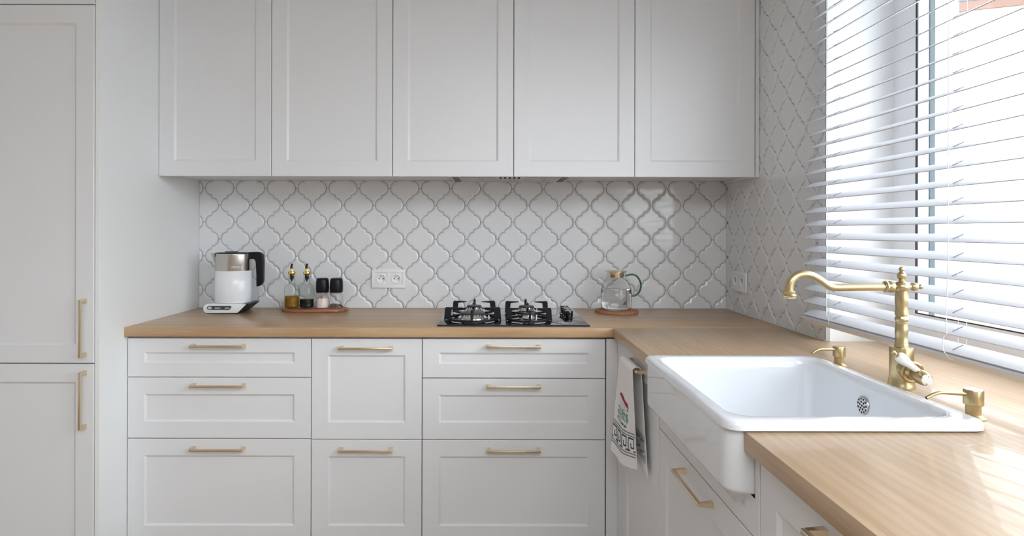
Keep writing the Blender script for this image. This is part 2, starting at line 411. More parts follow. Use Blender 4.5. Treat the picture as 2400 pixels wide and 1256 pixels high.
def handle_bm(L=.2):
    """bar along local x centred, posts to y=0, bar standing off to -y"""
    bm = BM(); h = L/2
    box(bm, -h, h, -.034, -.025, -.0042, .0042, bev=.0018)
    for s in (-1, 1):
        x0, x1 = sorted((s*h, s*(h-.009)))
        x2, x3 = sorted((s*(h+.001), s*(h-.013)))
        A = [(x0, -.027, -.0042), (x1, -.027, -.0042), (x1, -.027, .0042), (x0, -.027, .0042)]
        B = [(x2, 0, -.0062), (x3, 0, -.0062), (x3, 0, .0062), (x2, 0, .0062)]
        va = [bm.verts.new(p) for p in A]; vb = [bm.verts.new(p) for p in B]
        for i in range(4): bm.faces.new((va[i], va[(i+1) % 4], vb[(i+1) % 4], vb[i]))
        bm.faces.new(va); bm.faces.new(vb)
    bmesh.ops.recalc_face_normals(bm, faces=bm.faces[:])
    return bm
_h = fin('handle', handle_bm(), GOLD); HM = _h.data; bpy.data.objects.remove(_h)
def handle(parent, x, z, vert=False):
    o = bpy.data.objects.new('handle', HM); C.objects.link(o); o.parent = parent
    o.location = (x, 0, z)
    if vert: o.rotation_euler = (0, PI/2, 0)
    o['label'] = 'slim champagne gold bar handle'
    return o
def carcass(parent, wd, dp, z0, z1, top=True):
    """panels of an open box behind the fronts (local frame of the fronts, y from .021)"""
    bm = BM(); t = .016; y0 = .021; e = .001
    box(bm, e, t, y0, dp, z0, z1); box(bm, wd-t, wd-e, y0, dp, z0, z1); box(bm, t, wd-t, y0, dp, z0, z0+t)
    box(bm, t, wd-t, dp-.006, dp, z0+t, z1)
    if top: box(bm, t, wd-t, y0, dp-.006, z1-t, z1)
    return fin('carcass', bm, LACQ, parent)
def front(name, parent, x0, x1, z0, z1, **k):
    o = fin(name, front_bm(x1-x0, z1-z0, **k), LACQ, parent, smooth=20); o.location = (x0, 0, z0); return o
YF = 2.355
G = .0015
def base_cab(x0, x1, rows, label):
    t = thing('base_cabinet', label, 'cabinet', (x0, YF, 0)); W_ = x1-x0
    carcass(t, W_, YB-YF-.01, .08, .862)
    bxo('plinth', (.0, W_, .06, .075, .001, .078), LACQ, t)
    for kind, z0, z1 in rows:
        f = front(kind, t, G, W_-G, z0+G, z1-G, fb=.052 if z1-z0 < .16 else .062)
        handle(f, (W_-2*G)/2, z1-z0-.029 if z1-z0 < .3 else z1-z0-.036)
    return t
def zz(y): return EYE-(y-CY)/(F/YF)
base_cab(-1.3695, -.676, [('drawer', .085, zz(1029)), ('drawer', zz(1029), zz(885.5)), ('drawer', zz(885.5), .857)], 'white three-drawer base cabinet under the kettle, at the left end of the row')
base_cab(-.676, -.2575, [('drawer', .085, zz(1030.5)), ('door', zz(1030.5), .857)], 'narrow white two-front base cabinet between the two wide ones')
base_cab(-.2575, .4345, [('drawer', .085, zz(1030.5)), ('drawer', zz(1030.5), zz(886.5)), ('drawer', zz(886.5), .857)], 'white three-drawer base cabinet directly under the gas hob')
bm = BM(); box(bm, .4375, .480, YF, YF+.019, .085, .857, .0008, 1); box(bm, .480, .499, 2.262, YF+.019, .085, .857, .0008, 1)
tag(fin('corner_filler', bm, LACQ), 'narrow white corner filler panel between hob cabinet and towel cabinet', 'panel')

# right-hand run: local x towards the viewer
XF = .480
def side_cab(name, y1, y0, label, top=True):
    t = thing(name, label, 'cabinet', (XF, y1, 0), -PI/2); carcass(t, y1-y0, .60, .08, .862, top=top)
    bxo('plinth', (.0, y1-y0, .06, .075, .001, .078), LACQ, t)
    return t
t = side_cab('base_cabinet', 2.260, 1.775, 'white base cabinet with the towel on its handle, beside the corner')
f = front('door', t, G, .485-G, .085, .8555); handle(f, .485/2, .829-.085-.0)
sc = side_cab('sink_cabinet', 1.772, 1.112, 'white cabinet under the farmhouse sink', top=False)
W_ = .66
f = front('drawer', sc, G, W_-G, .085, .7025); handle(f, W_/2, .673-.085)
bm = front_bm(W_-2*G, .8555-.7055, fr=.062, fb=.037)
for co_, no in (((0, 0, .0715), (0, 0, 1)), ((.042, 0, 0), (1, 0, 0)), ((W_-.020, 0, 0), (1, 0, 0))):
    bmesh.ops.bisect_plane(bm, geom=bm.verts[:]+bm.edges[:]+bm.faces[:], plane_co=co_, plane_no=no)
bmesh.ops.delete(bm, geom=[f_ for f_ in bm.faces if f_.calc_center_median().z > .0716 and .0421 < f_.calc_center_median().x < W_-.0201], context='FACES')
o = fin('apron_panel', bm, LACQ, sc, smooth=20); o.location = (G, 0, .7055)
t = side_cab('base_cabinet', 1.110, .49, 'white base cabinet nearest the viewer, right of the sink')
f = front('drawer', t, G, .62-G, .45, .8555); handle(f, .31, .831-.45)
f = front('drawer', t, G, .62-G, .085, .447); handle(f, .31, .326)
t = side_cab('base_cabinet', .488, -.94, 'white base cabinet beyond the right edge, after the sink')
f = front('door', t, G, .714-G, .085, .8555); handle(f, .357, .745)
f = front('door', t, .714+G, 1.428-G, .085, .8555); handle(f, .357, .745)

# tall cabinet
XT = -1.371; YT = 2.185
tc = thing('tall_cabinet', 'tall white built-in cabinet with long vertical handles at far left', 'cabinet', (XT-.60, YT, 0))
bxo('side_panel', (.584, .600, .004, YB-YT-.001+.01, .0, CEIL-.02), PANEL, tc, bev=.0006, seg=1)
bm = BM(); box(bm, 0, .016, .021, .74, .08, 2.585); box(bm, .016, .582, .021, .74, .08, .096); box(bm, .016, .582, .021, .74, 2.569, 2.585); box(bm, .016, .582, .73, .74, .096, 2.569)
box(bm, .016, .582, .021, .73, .788, .804); box(bm, .016, .582, .021, .73, 2.045, 2.061); fin('carcass', bm, LACQ, tc)
XD = .5815
f = front('door', tc, .001, XD, .085, .7935); handle(f, XD-.030, .671-.085, True)
f = front('door', tc, .001, XD, .7975, 2.0505); handle(f, XD-.030, .9215-.7975, True)
f = front('door', tc, .001, XD, 2.0545, 2.585)
t2 = thing('tall_cabinet', 'second tall white cabinet beyond the left edge of the frame', 'cabinet', (XT-1.202, YT, 0))
carcass(t2, .6, .74, .08, 2.585); front('door', t2, .001, .599, .085, 2.585)

# upper cabinets
YU = 2.575
def ux(p): return (p-CX)*YU/F
ZU = 1.4872
def upper(xs, label):
    t = thing('upper_cabinet', label, 'cabinet', (ux(xs[0]), YU, 0)); W_ = ux(xs[-1])-ux(xs[0])
    bm = BM(); box(bm, .0005, W_-.0005, .021, YB-YU, 1.4990, 2.585, .0006, 1); fin('carcass', bm, LACQ, t)
    for a, b in zip(xs, xs[1:]):
        front('door', t, ux(a)-ux(xs[0])+G, ux(b)-ux(xs[0])-G, ZU, 2.585)
upper((371.2, 635.5), 'leftmost white upper cabinet, against the tall side panel')
upper((635.5, 919.5), 'white upper cabinet, second from the left, above the oil bottles')
upper((919.5, 1203.3, 1487.3), 'double-door white upper cabinet with the cooker hood beneath')
upper((1487.3, 1769.6), 'rightmost white upper cabinet, above the glass jug')
tag(bxo('filler_strip', (ux(1770.4), XR-.001, YU+.001, YB-.012, ZU, 2.585), LACQ, bev=.0006, seg=1), 'narrow white filler strip between rightmost upper cabinet and tiled wall', 'panel')

# cooker hood
hd = thing('cooker_hood', 'slim built-in stainless cooker hood under the double upper cabinet', 'hood', (.083, 2.745, 1.499))
bm = BM(); box(bm, -.265, .265, -.145, .14, -.0085, -.0005, .001, 1); fin('housing', bm, STEEL, hd)
for s in (-1, 1):
    o = bxo('black_end_strip', (s*.232-.013, s*.232+.013, -.138, .133, -.0102, -.0086), BLACK, hd)
bxo('filter_panel', (-.212, -.07, -.10, .125, -.0100, -.0088), STEEL, hd); bxo('filter_panel', (.07, .212, -.10, .125, -.0100, -.0088), STEEL, hd)
for k in range(5): bxo('button', (-.046+k*.0195, -.038+k*.0195, -.12, -.09, -.0150, -.0087), BLACK, hd, bev=.001, seg=1)
bxo('control_strip', (-.06, .055, -.128, -.08, -.0105, -.0088), CHROME, hd)

# ------------------------------------------------------------------ worktops
o = bxo('worktop', (XL+.0005, XR+.001, 2.3353, YB+.003, ZWB, ZW), OAKX, bev=.0012, seg=2)
tag(o, 'oak worktop along the back wall carrying the kettle and the hob', 'worktop')
bm = BM(); x0 = .4597
prism(bm, [(x0, -.95), (XR, -.95), (XR, WY0+.001), (FX0-.001, WY0+.001), (FX0-.001, WY1-.001), (XR+.001, WY1-.001), (XR+.001, 2.3347), (x0, 2.3347), (x0, 1.7335), (.888, 1.7335), (.888, 1.130), (x0, 1.130)], ZWB, ZW, 'xy', bev=.0012)
tag(fin('worktop', bm, OAKY), 'pale oak worktop under the window with the sink cut into it', 'worktop')
# ------------------------------------------------------------------ sink
sk = thing('farmhouse_sink', 'white glazed ceramic farmhouse sink with apron front set in oak worktop', 'sink', (.66, 1.43, ZW))
def loft(bm, rings, cap=True):
    R = [[bm.verts.new((x-.66, y-1.43, z-ZW)) for x, y in rrect(*a, r, 7)] for (a, z, r) in rings]; n = len(R[0])
    for A, B in zip(R, R[1:]):
        for i in range(n): bm.faces.new((A[i], A[(i+1) % n], B[(i+1) % n], B[i]))
    if cap: bm.faces.new(R[-1])
    bmesh.ops.recalc_face_normals(bm, faces=bm.faces[:]); return bm
def ins(a, d): return (a[0]+d, a[1]-d, a[2]+d, a[3]-d)
O_ = (.4245, .903, 1.1215, 1.7365); I_ = (.452, .872, 1.158, 1.702)
rings = [(ins(O_, .004), ZW+.0006, .028), (O_, ZW+.003, .03), (O_, ZW+.011, .03), (ins(O_, .0015), ZW+.0155, .029), (ins(O_, .005), ZW+.0185, .027), (ins(O_, .010), ZW+.0198, .024),
         (ins(I_, -.004), ZW+.0198, .048), (I_, ZW+.0188, .045), (ins(I_, .004), ZW+.0155, .043), (ins(I_, .007), ZW+.010, .042), (ins(I_, .009), ZW+.002, .041), (ins(I_, .012), ZW-.02, .040),
         (ins(I_, .022), ZW-.155, .040), (ins(I_, .030), ZW-.172, .040), (ins(I_, .05), ZW-.180, .04), (ins(I_, .12), ZW-.183, .04)]
fin('basin', loft(BM(), rings), CERAM, sk, smooth=50)
bm = BM(); ya, yb, xa = 1.1325, 1.7305, .4285
arc = []
r = .032
for k in range(8): t_ = math.radians(270-90*k/7); arc.append((xa+r+r*math.cos(t_), ya+r+r*math.sin(t_)))
for k in range(8): t_ = math.radians(180-90*k/7); arc.append((xa+r+r*math.cos(t_), yb-r+r*math.sin(t_)))
pts = arc+[(.56, yb), (.56, 1.712), (.4625, 1.712), (.4625, 1.1495), (.56, 1.1495), (.56, ya)]
pts = [(x-.66, y-1.43) for x, y in pts]
A = [bm.verts.new((x, y, .781-ZW)) for x, y in pts]; B = [bm.verts.new((x, y, .0035)) for x, y in pts]; n = len(pts)
fb_ = bm.faces.new(A); bm.faces.new(B[::-1])
for i in range(n): bm.faces.new((A[i], B[i], B[(i+1) % n], A[(i+1) % n]))
bmesh.ops.recalc_face_normals(bm, faces=bm.faces[:])
bmesh.ops.bevel(bm, geom=[e for e in fb_.edges if min(v.co.x for v in e.verts) < -.205 and max(v.co.x for v in e.verts) < -.09], offset=.014, segments=4, affect='EDGES', profile=.5)
fin('apron', bm, CERAM, sk, smooth=50)
# overflow grille on the far wall of the basin
gx = .8588-.66; gy = 1.436-1.43; gz = .862-ZW
bm = BM(); lathe(bm, [(.0, .0032), (.0195, .0032), (.0215, .0018), (.022, 0)], (gx-.0008, gy, gz), (-1, 0, 0), 28, cap=True); g = fin('overflow_grille', bm, STEEL, sk)
bm = BM()
for rr_, nn in ((0, 1), (.0085, 6), (.0158, 11)):
    for k in range(nn):
        a = 2*PI*k/nn+.2; lathe(bm, [(.0025, .0031), (.0025, .0036)], (gx-.0008, gy+rr_*math.cos(a), gz+rr_*math.sin(a)), (-1, 0, 0), 10)
fin('grille_hole', bm, DARK, g)
# ------------------------------------------------------------------ tap
tp = thing('kitchen_tap', 'brushed brass swan-neck kitchen tap with porcelain lever behind the sink', 'tap', (.955, 1.45, ZW))
bm = BM(); lathe(bm, [(.0290, .0005), (.0290, .006), (.0272, .010), (.0262, .018), (.0257, .023)], seg=40); fin('base_flange', bm, BRASS, tp)
bm = BM(); lathe(bm, [(.0248, .0225), (.0248, .0925), (.0243, .0945), (.014, .095), (.0, .095)], seg=40); fin('body', bm, BRASS, tp)
bm = BM()
P = [(.0140, .0945), (.0143, .100)]
def sec(z0, z1, n=24, amp=.0006, k=1.5, r=.0135):
    return [(r+amp*math.cos(2*PI*k*(i/n)), z0+(z1-z0)*i/n) for i in range(n+1)]
P += sec(.102, .1475, r=.0130)+[(.0122, .150), (.0126, .1515)]+[(.0118+.0022*math.sin(PI*i/8), .1525+.0135*i/8) for i in range(9)]+[(.0122, .168)]
P += sec(.169, .222, r=.0133)+[(.0128, .226)]
lathe(bm, P, seg=32); fin('column', bm, BRASS, tp, smooth=40)
ZH = EYE-(670-CY)/(F/1.45)-ZW
bm = BM(); lathe(bm, [(.0130, .2255), (.0135, .229)]+[(.0175*math.cos(t_), ZH+.014*math.sin(t_)) for t_ in [math.radians(a) for a in range(-48, 75, 12)]]+[(.006, ZH+.0145), (.0055, ZH+.0165)], seg=32)
lathe(bm, [(.0055, ZH+.0155)]+[(.0098*math.cos(math.radians(a)), ZH+.0255+.0102*math.sin(math.radians(a))) for a in range(-60, 61, 15)]+[(.0045, ZH+.0355)], seg=24)
lathe(bm, [(.0045, ZH+.0345)]+[(.0060*math.cos(math.radians(a)), ZH+.0405+.0062*math.sin(math.radians(a))) for a in range(-50, 91, 20)], seg=20); fin('head', bm, BRASS, tp, smooth=50)
bm = BM(); lathe(bm, [(.007, .012), (.0072, .0185)]+[(.0102*math.cos(math.radians(a)), .0285+.0108*math.sin(math.radians(a))) for a in range(-60, 61, 15)]+[(.0045, .039)]+[(.0058*math.cos(math.radians(a)), .0438+.0056*math.sin(math.radians(a))) for a in range(-50, 91, 20)], (0, 0, ZH), (1, 0, 0), 24)
fin('side_finial', bm, BRASS, tp, smooth=50)
bm = BM(); lathe(bm, [(.007, .012), (.008, .016), (.0125, .020), (.0142, .0255), (.0132, .031), (.0118, .0335), (.0132, .0350), (.0136, .0385), (.0118, .0400), (.0105, .042)], (0, 0, ZH), (-1, 0, 0), 28); fin('spout_collar', bm, BRASS, tp, smooth=40)
def tapp(u, v, dy=0):
    D = 1.45+dy; p = px(u, v, D); return (p[0]-.955, p[1]-1.45, p[2]-ZW)
SP = [(2078, 670.5, 0), (2040, 670.8, -.001), (1990, 671.3, -.002), (1952, 671.5, -.003), (1938, 666, -.003), (1925, 656.5, -.003), (1905, 645, -.004), (1888, 641, -.004), (1870, 643.5, -.004), (1857, 654, -.005), (1851, 667, -.005), (1849.5, 681, -.005)]
pp = smoothpts([tapp(*q) for q in SP], 5)
bm = BM(); tube(bm, pp, [.0088]*10+[.0088+.0006*i/(len(pp)-11) for i in range(len(pp)-10)], 20); fin('spout', bm, BRASS, tp, smooth=60)
e = Vector(tapp(1849.5, 679, -.005))
bm = BM(); lathe(bm, [(.0098, 0), (.0128, .0005), (.0130, .005), (.0118, .007), (.0140, .0095), (.0160, .012), (.0145, .0155), (.0150, .017), (.0128, .0195), (.0100, .0195)], e, (0.02, 0, -1), 28); fin('spout_tip', bm, BRASS, tp, smooth=40)
# valve branch towards the viewer
VZ = .0565-.006
bm = BM(); lathe(bm, [(.0200, -.008), (.0196, -.026), (.0202, -.032), (.0245, -.040), (.0250, -.0455), (.0220, -.048), (.0170, -.0470), (.0150, -.0500), (.0120, -.0530)], (0, 0, VZ), (0.10, 1, 0.12), 32); fin('valve_housing', bm, BRASS, tp, smooth=40)
bm = BM(); lathe(bm, [(.0110, -.050), (.0125, -.060), (.0148, -.070), (.0162, -.080), (.0155, -.090), (.0132, -.0975), (.0110, -.1000)], (0, 0, VZ), (0.10, 1, 0.10), 32); vh = fin('valve_handle', bm, BRASS, tp, smooth=50)
bm = BM(); lathe(bm, [(.0115, -.0985), (.0110, -.1012), (.0, -.1022)], (0, 0, VZ), (0.10, 1, 0.10), 28); vc = fin('valve_cap', bm, PORC, tp)
d_ = Vector((.10, 1, .10)).normalized(); u_, v_, _ = frame_of(d_)
bm = BM()
for s in (-1, 1): lathe(bm, [(.0011, -.1018), (.0011, -.1026)], Vector((0, 0, VZ))+Vector((0, 0, 1))*s*.0078+Vector((1, 0, 0))*s*.002, d_, 8)
fin('cap_dot', bm, BLK, vc)
c_ = Vector((0, 0, VZ)) - d_*.078; c_.z += .009; c_.x -= .002
ax = Vector((-.050, -.004, .037)).normalized()
bm = BM(); lathe(bm, [(.0052, -.002), (.0056, .004), (.0046, .007), (.0066, .009), (.0060, .0125)], c_, ax, 20); fin('lever_ferrule', bm, BRASS, tp)
bm = BM(); lathe(bm, [(.0062, .012), (.0068, .016), (.0072, .024), (.0085, .034), (.0112, .045), (.0122, .053), (.0115, .060), (.0080, .0650), (.005, .0665)], c_, ax, 24); lv = fin('lever', bm, PORC, tp); lv['label'] = 'white porcelain lever grip'
bm = BM(); lathe(bm, [(.0060, .0655), (.0064, .068), (.0035, .0705), (.0032, .0735), (.0048, .0765), (.0050, .0795), (.003, .082), (0, .0828)], c_, ax, 16); fin('lever_knob', bm, BRASS, tp)

# soap dispensers
def dispenser(x, y, label, ang):
    t = thing('soap_dispenser', label, 'soap dispenser', (x, y, ZW), ang, 'brass soap dispensers by the sink')
    bm = BM(); lathe(bm, [(.0215, .0003), (.0215, .002), (.0200, .0035), (.0165, .005), (.0135, .008)], seg=32); fin('base_ring', bm, BRASS, t)
    bm = BM(); lathe(bm, [(.0130, .006), (.0130, .027), (.0135, .028)], seg=32); fin('neck', bm, BRASS, t)
    bm = BM(); lathe(bm, [(.0155, .0265), (.0168, .0275), (.0168, .055), (.0160, .0565), (0, .0568)], seg=36); fin('head', bm, BRASS, t)
    bm = BM(); tube(bm, smoothpts([(-.014, 0, .0475), (-.045, 0, .0495), (-.066, 0, .0500), (-.080, 0, .0465), (-.094, 0, .0395)], 5), [.0042, .0030], 12, cap=False); fin('spout', bm, BRASS, t)
    return t
# spouts point across the sink, towards the room
d1 = dispenser(.944, 1.690, 'small brass soap dispenser at the far corner of the sink', math.radians(14))
d1.scale = (.92, .92, .92)
dispenser(.938, 1.212, 'brass soap dispenser at the near corner of the sink', math.radians(2))

# ------------------------------------------------------------------ venetian blind
bl = thing('venetian_blind', 'white venetian blind with tilted horizontal slats over the window', 'blind', (1.075, 1.23, 0))
BY0, BY1 = -2.03, .880
xf, xr, dz = 1.0565-1.075, 1.0945-1.075, .0182
def slat_bm(th=.0022):
    bm = BM(); n = 6; top = []; bot = []
    nx, nz = -dz/.0425, .038/.0425
    rows = []
    for i in range(n+1):
        t_ = i/n; c = .0010*(1-(2*t_-1)**2)
        rows.append((xf+(xr-xf)*t_+nx*c, dz*t_+nz*c))
    loop = rows+[(x-nx*th, z-nz*th) for x, z in reversed(rows)]
    prism(bm, [(x, z) for x, z in loop], BY0, BY1, 'xz'); return bm
_s = fin('slat', slat_bm(), SLATM, smooth=30); SM = _s.data; bpy.data.objects.remove(_s)
PITCH = .0425; Z0 = .9845
lad = [1.94-1.23, 1.4375-1.23, .93-1.23, .43-1.23, -.07-1.23, -.57-1.23]
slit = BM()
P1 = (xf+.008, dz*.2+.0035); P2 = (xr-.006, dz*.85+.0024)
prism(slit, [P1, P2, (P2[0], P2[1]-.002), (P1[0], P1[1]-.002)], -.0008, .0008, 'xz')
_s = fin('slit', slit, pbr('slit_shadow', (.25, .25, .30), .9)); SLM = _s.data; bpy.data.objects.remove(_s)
NS = 29
for k in range(NS):
    z = Z0 + (k-0)*PITCH
    o = bpy.data.objects.new('slat', SM); C.objects.link(o); o.parent = bl; o.location = (0, random.uniform(-.0015, .0015), z); o.rotation_euler = (0, 0, 0)
    for y in lad:
        s_ = bpy.data.objects.new('slit', SLM); C.objects.link(s_); s_.parent = o; s_.location = (0, y, 0)
bm = BM(); prism(bm, [(xf-.004, -.0135+.0+.002), (xr+.001, dz-.010), (xr+.001, dz-.0145), (xf-.004, -.0160)], BY0-.002, BY1+.004, 'xz', bev=.0008, seg=1)
o = fin('bottom_rail', bm, SLATM, bl); o.location = (0, 0, Z0+.004)
bm = BM(); prism(bm, [(xf-.002, -.0160), (xr, dz-.0145), (xr+.001, dz-.029), (xf+.002, -.027)], BY0-.001, BY1+.002, 'xz', bev=.0008, seg=1)
o = fin('rail_base', bm, CREAM, bl); o.location = (0, 0, Z0+.004); o['label'] = 'cream underside of the bottom rail'
bxo('head_rail', (-.03, .03, BY0, BY1, Z0+NS*PITCH+.01, Z0+NS*PITCH+.06), SLATM, bl, bev=.002)
ztop = Z0+NS*PITCH+.02
for y in lad:
    for dx, r_ in ((xf-.002, .0007), (.002, .0006), (xr+.002, .0006)):
        if dx < 0 and y in lad[:2]: continue
        bm = BM(); zb = Z0-.010 if dx < 0 else Z0+dz*.5 if dx < .01 else Z0+dz-.008
        tube(bm, [(dx, y, zb), (dx, y, ztop)], r_, 6); fin('ladder_cord', bm, CORDM, bl)
def cordp(u, v, X=1.0525):
    D = X*F/(u-CX); p = px(u, v, D); return (p[0]-1.075, p[1]-1.23, p[2])
for tail in ([(2222, 300), (2222, 560), (2221, 640), (2218, 735), (2219, 778), (2212, 788), (2210.5, 814), (2219, 830), (2226, 838), (2235, 841)],
             [(1938.5, 300), (1938.5, 560), (1938, 660), (1937.5, 730), (1938, 738), (1942.5, 745), (1942, 756), (1945, 761)]):
    P_ = [cordp(*q) for q in tail]; P_ = [(P_[0][0], P_[0][1], ztop)]+P_
    bm = BM(); tube(bm, smoothpts(P_, 4), .0010, 8); fin('pull_cord', bm, CORDM, bl)

# ------------------------------------------------------------------ gas hob
hb = thing('gas_hob', 'black glass four-burner gas hob set in the oak worktop', 'hob', (.0875, 2.62, ZW))
def H(x, y): return (x-.0875, y-2.62)
bm = BM(); box(bm, -.290, .290, -.251, .251, .0004, .0062, .0022, 3); fin('glass_plate', bm, HOBG, hb, smooth=60)
bm = BM(); box(bm, -.2905, .2905, -.2525, -.2490, .0003, .0050, .0015, 2); fin('front_edge', bm, IRON, hb)
burners = [(-.0715, 2.500, .047, .104, 'double'), (-.0715, 2.730, .031, .086, 'single'), (.152, 2.480, .0215, .084, 'small'), (.157, 2.725, .031, .086, 'single')]
for bx_, by_, rc, rg, kd in burners:
    x, y = H(bx_, by_)
    bm = BM(); lathe(bm, [(rc*1.65, .0064), (rc*1.6, .0085), (rc*1.3, .0078), (rc*1.15, .0105), (rc*1.1, .013)], (x, y, 0), seg=36); b_ = fin('burner', bm, CHROME, hb)
    bm = BM()
    prof = [(rc*1.22, .0125), (rc*1.25, .018), (rc*1.12, .022), (rc*1.02, .031), (rc*.9, .0325)]
    lathe(bm, prof, (x, y, 0), seg=48)
    fin('burner_crown', bm, CHROME, b_)
    bm = BM(); nt = 26 if rc > .04 else 18 if rc > .025 else 14
    for k in range(nt):
        a = 2*PI*k/nt; ca, sa = math.cos(a), math.sin(a); r0 = rc*1.045
        tube(bm, [(x+r0*1.03*ca, y+r0*1.03*sa, .0262), (x+r0*ca, y+r0*sa, .0318)], .0011, 5)
    fin('flame_slots', bm, DARK, b_)
    bm = BM(); lathe(bm, [(rc*.98, .0325), (rc*1.04, .0338), (rc*1.04, .0365), (rc*.99, .038), (0, .0388)], (x, y, 0), seg=40); fin('burner_cap', bm, ENAMEL, b_)
    bm = BM(); lathe(bm, [(.0022, .010), (.0022, .028), (.0012, .031)], (x+rc*1.38, y-rc*.75, 0), seg=8); fin('spark_plug', bm, PORC, b_)
    # pan support: base ring, four posts, four arms
    g_ = BM(); R_ = rg
    ringp = [(x+R_*.93*math.cos(2*PI*k/40), y+R_*.93*math.sin(2*PI*k/40), .0135) for k in range(41)]
    for i in range(40):
        a = 2*PI*i/40; b = 2*PI*(i+1)/40
        q = []
        for rr_ in (R_*.90, R_*1.0):
            for zz_ in (.0105, .0185):
                for tt in (a, b): q.append(g_.verts.new((x+rr_*math.cos(tt), y+rr_*math.sin(tt), zz_)))
        for fidx in ((0, 1, 3, 2), (4, 6, 7, 5), (2, 3, 7, 6), (0, 4, 5, 1)): g_.faces.new([q[m_] for m_ in fidx])
    bmesh.ops.remove_doubles(g_, verts=g_.verts[:], dist=.00005)
    gr = fin('pan_support', g_, IRON, hb)
    for k in range(4):
        a = k*PI/2; dx, dy = math.cos(a), math.sin(a)
        L0, L1 = R_*1.05, R_*1.0
        bm = BM()
        # profile in (radius, height): post with foot, arm tapering to the centre
        prof = [(R_*1.10, .0066), (R_*1.065, .0535), (R_*1.02, .0580), (R_*.36, .0560), (R_*.42, .0525), (R_*.80, .0490), (R_*.84, .0180), (R_*.74, .0110), (R_*.95, .0105)]
        prism(bm, prof, -.0048, .0048, 'xz', bev=.0012, seg=1)
        bm.transform(Matrix.Translation((x, y, 0)) @ Matrix.Rotation(a, 4, 'Z'))
        fin('support_arm', bm, IRON, gr)
for k in range(4):
    x, y = H(.3225, 2.567+k*.056)
    bm = BM(); lathe(bm, [(.0185, .0064), (.0185, .009), (.0150, .0105), (.0160, .0135), (.0172, .034), (.0160, .0365), (0, .0368)], (x, y, 0), seg=28); kn = fin('knob', bm, HOBG, hb)
    bxo('knob_mark', (x-.0007, x+.0007, y-.0175, y-.0100, .0355, .0372), WHITEP, kn)

# ------------------------------------------------------------------ kettle
kt = thing('electric_kettle', 'white and steel electric kettle with black handle on its base, left end of worktop', 'kettle', (-1.155, 2.79, ZW))
KX, KY = -1.155, 2.79
sf = F/2.715
def kx(u): return (u-CX)/sf-KX
y0, y1 = 2.715-KY, 2.848-KY
out = [(kx(557), .004), (kx(578), .0425)]
cxl = kx(476)+.0205
arcl = [(cxl+.0205*math.cos(math.radians(a)), .0225+.0200*math.sin(math.radians(a))) for a in range(90, 271, 15)]
bm = BM(); prism(bm, out+arcl, y0, y1, 'xz', bev=.003, seg=2); fin('base', bm, KWHITE, kt)
bm = BM(); prism(bm, [(kx(557)-.002, .0005), (kx(582), .041), (kx(582)+.001, .0435), (kx(570), .0435), (kx(545), .010), (cxl+.005, .0062), (cxl-.010, .006), (cxl-.004, .0004)], y0+.002, y1+.002, 'xz', bev=.001, seg=1); fin('base_underside', bm, BLACK, kt)
bm = BM(); prism(bm, [(kx(a), EYE-(b-CY)/sf-ZW) for a, b in ((489, 718.2), (541, 718.2), (543, 720), (541, 724), (538, 727.6), (489, 727.6), (486.5, 726), (484.8, 723), (486.5, 719.8))], y0-.0006, y0+.001, 'xz'); cp = fin('control_panel', bm, pbr('dark_grey_panel', (.05, .055, .065), .35), kt)
bm = BM(); prism(bm, rrect(kx(487.3), kx(497), EYE-(726-CY)/sf-ZW, EYE-(719.7-CY)/sf-ZW, .0055, 5), y0-.0014, y0, 'xz'); fin('power_button', bm, pbr('silver_button', (.6, .62, .65), .35, .4), cp)
for a, b in ((503.5, 517), (527, 538.5)):
    bm = BM(); prism(bm, [(kx(a), EYE-(724.2-CY)/sf-ZW), (kx(b), EYE-(724.2-CY)/sf-ZW), (kx(b-.6), EYE-(722.8-CY)/sf-ZW), (kx(a+.6), EYE-(722.8-CY)/sf-ZW)], y0-.0012, y0, 'xz'); fin('indicator_light', bm, WHITEP, cp)
    bm = BM(); prism(bm, [(kx(a), EYE-(720.9-CY)/sf-ZW), (kx(b), EYE-(720.9-CY)/sf-ZW), (kx(b), EYE-(720.4-CY)/sf-ZW), (kx(a), EYE-(720.4-CY)/sf-ZW)], y0-.0010, y0, 'xz'); fin('panel_marking', bm, pbr('faint_print', (.3, .3, .32), .6), cp)
zb = .0435
SY = .80
kc = (0.0055, 0, 0)
bm = BM(); lathe(bm, [(.0770, zb), (.0795, zb+.003), (.0800, zb+.05), (.0798, .1845), (.0790, .1850)], kc, seg=56, sy=SY); fin('body', bm, KWHITE, kt, smooth=60)
bm = BM(); lathe(bm, [(.0780, .1845), (.0785, .1860), (.0775, .2550), (.0772, .2605), (.076, .2612)], kc, seg=56, sy=SY); fin('steel_band', bm, STEEL, kt, smooth=60)
bm = BM(); lathe(bm, [(.0772, .2606), (.0772, .2635), (.070, .2655), (.02, .2672), (0, .2674)], kc, seg=56, sy=SY); lathe(bm, [(.030, .2660), (.028, .2695), (0, .2700)], (-.002, 0, 0), seg=32, sy=SY); fin('lid', bm, BLACK, kt)
def K(u, v, D=2.79): p = px(u, v, D); return (p[0]-KX, p[1]-KY, p[2]-ZW)
bm = BM(); t0 = K(494, 594); a0 = [K(512, 594), K(503.5, 618)]
tip = bm.verts.new((t0[0], t0[1], .2612)); lo = bm.verts.new((K(504.5, 619)[0]+.001, 0, K(503.5, 621)[2]))
pa = bm.verts.new((K(511, 594)[0], -.036, .2612)); pb = bm.verts.new((K(511, 594)[0], .036, .2612)); tipl = bm.verts.new((t0[0]+.002, 0, .257))
for f_ in ((tip, pa, tipl), (tip, tipl, pb), (tipl, pa, lo), (tipl, lo, pb), (tip, pb, pa), (pa, pb, lo)): bm.faces.new(f_)
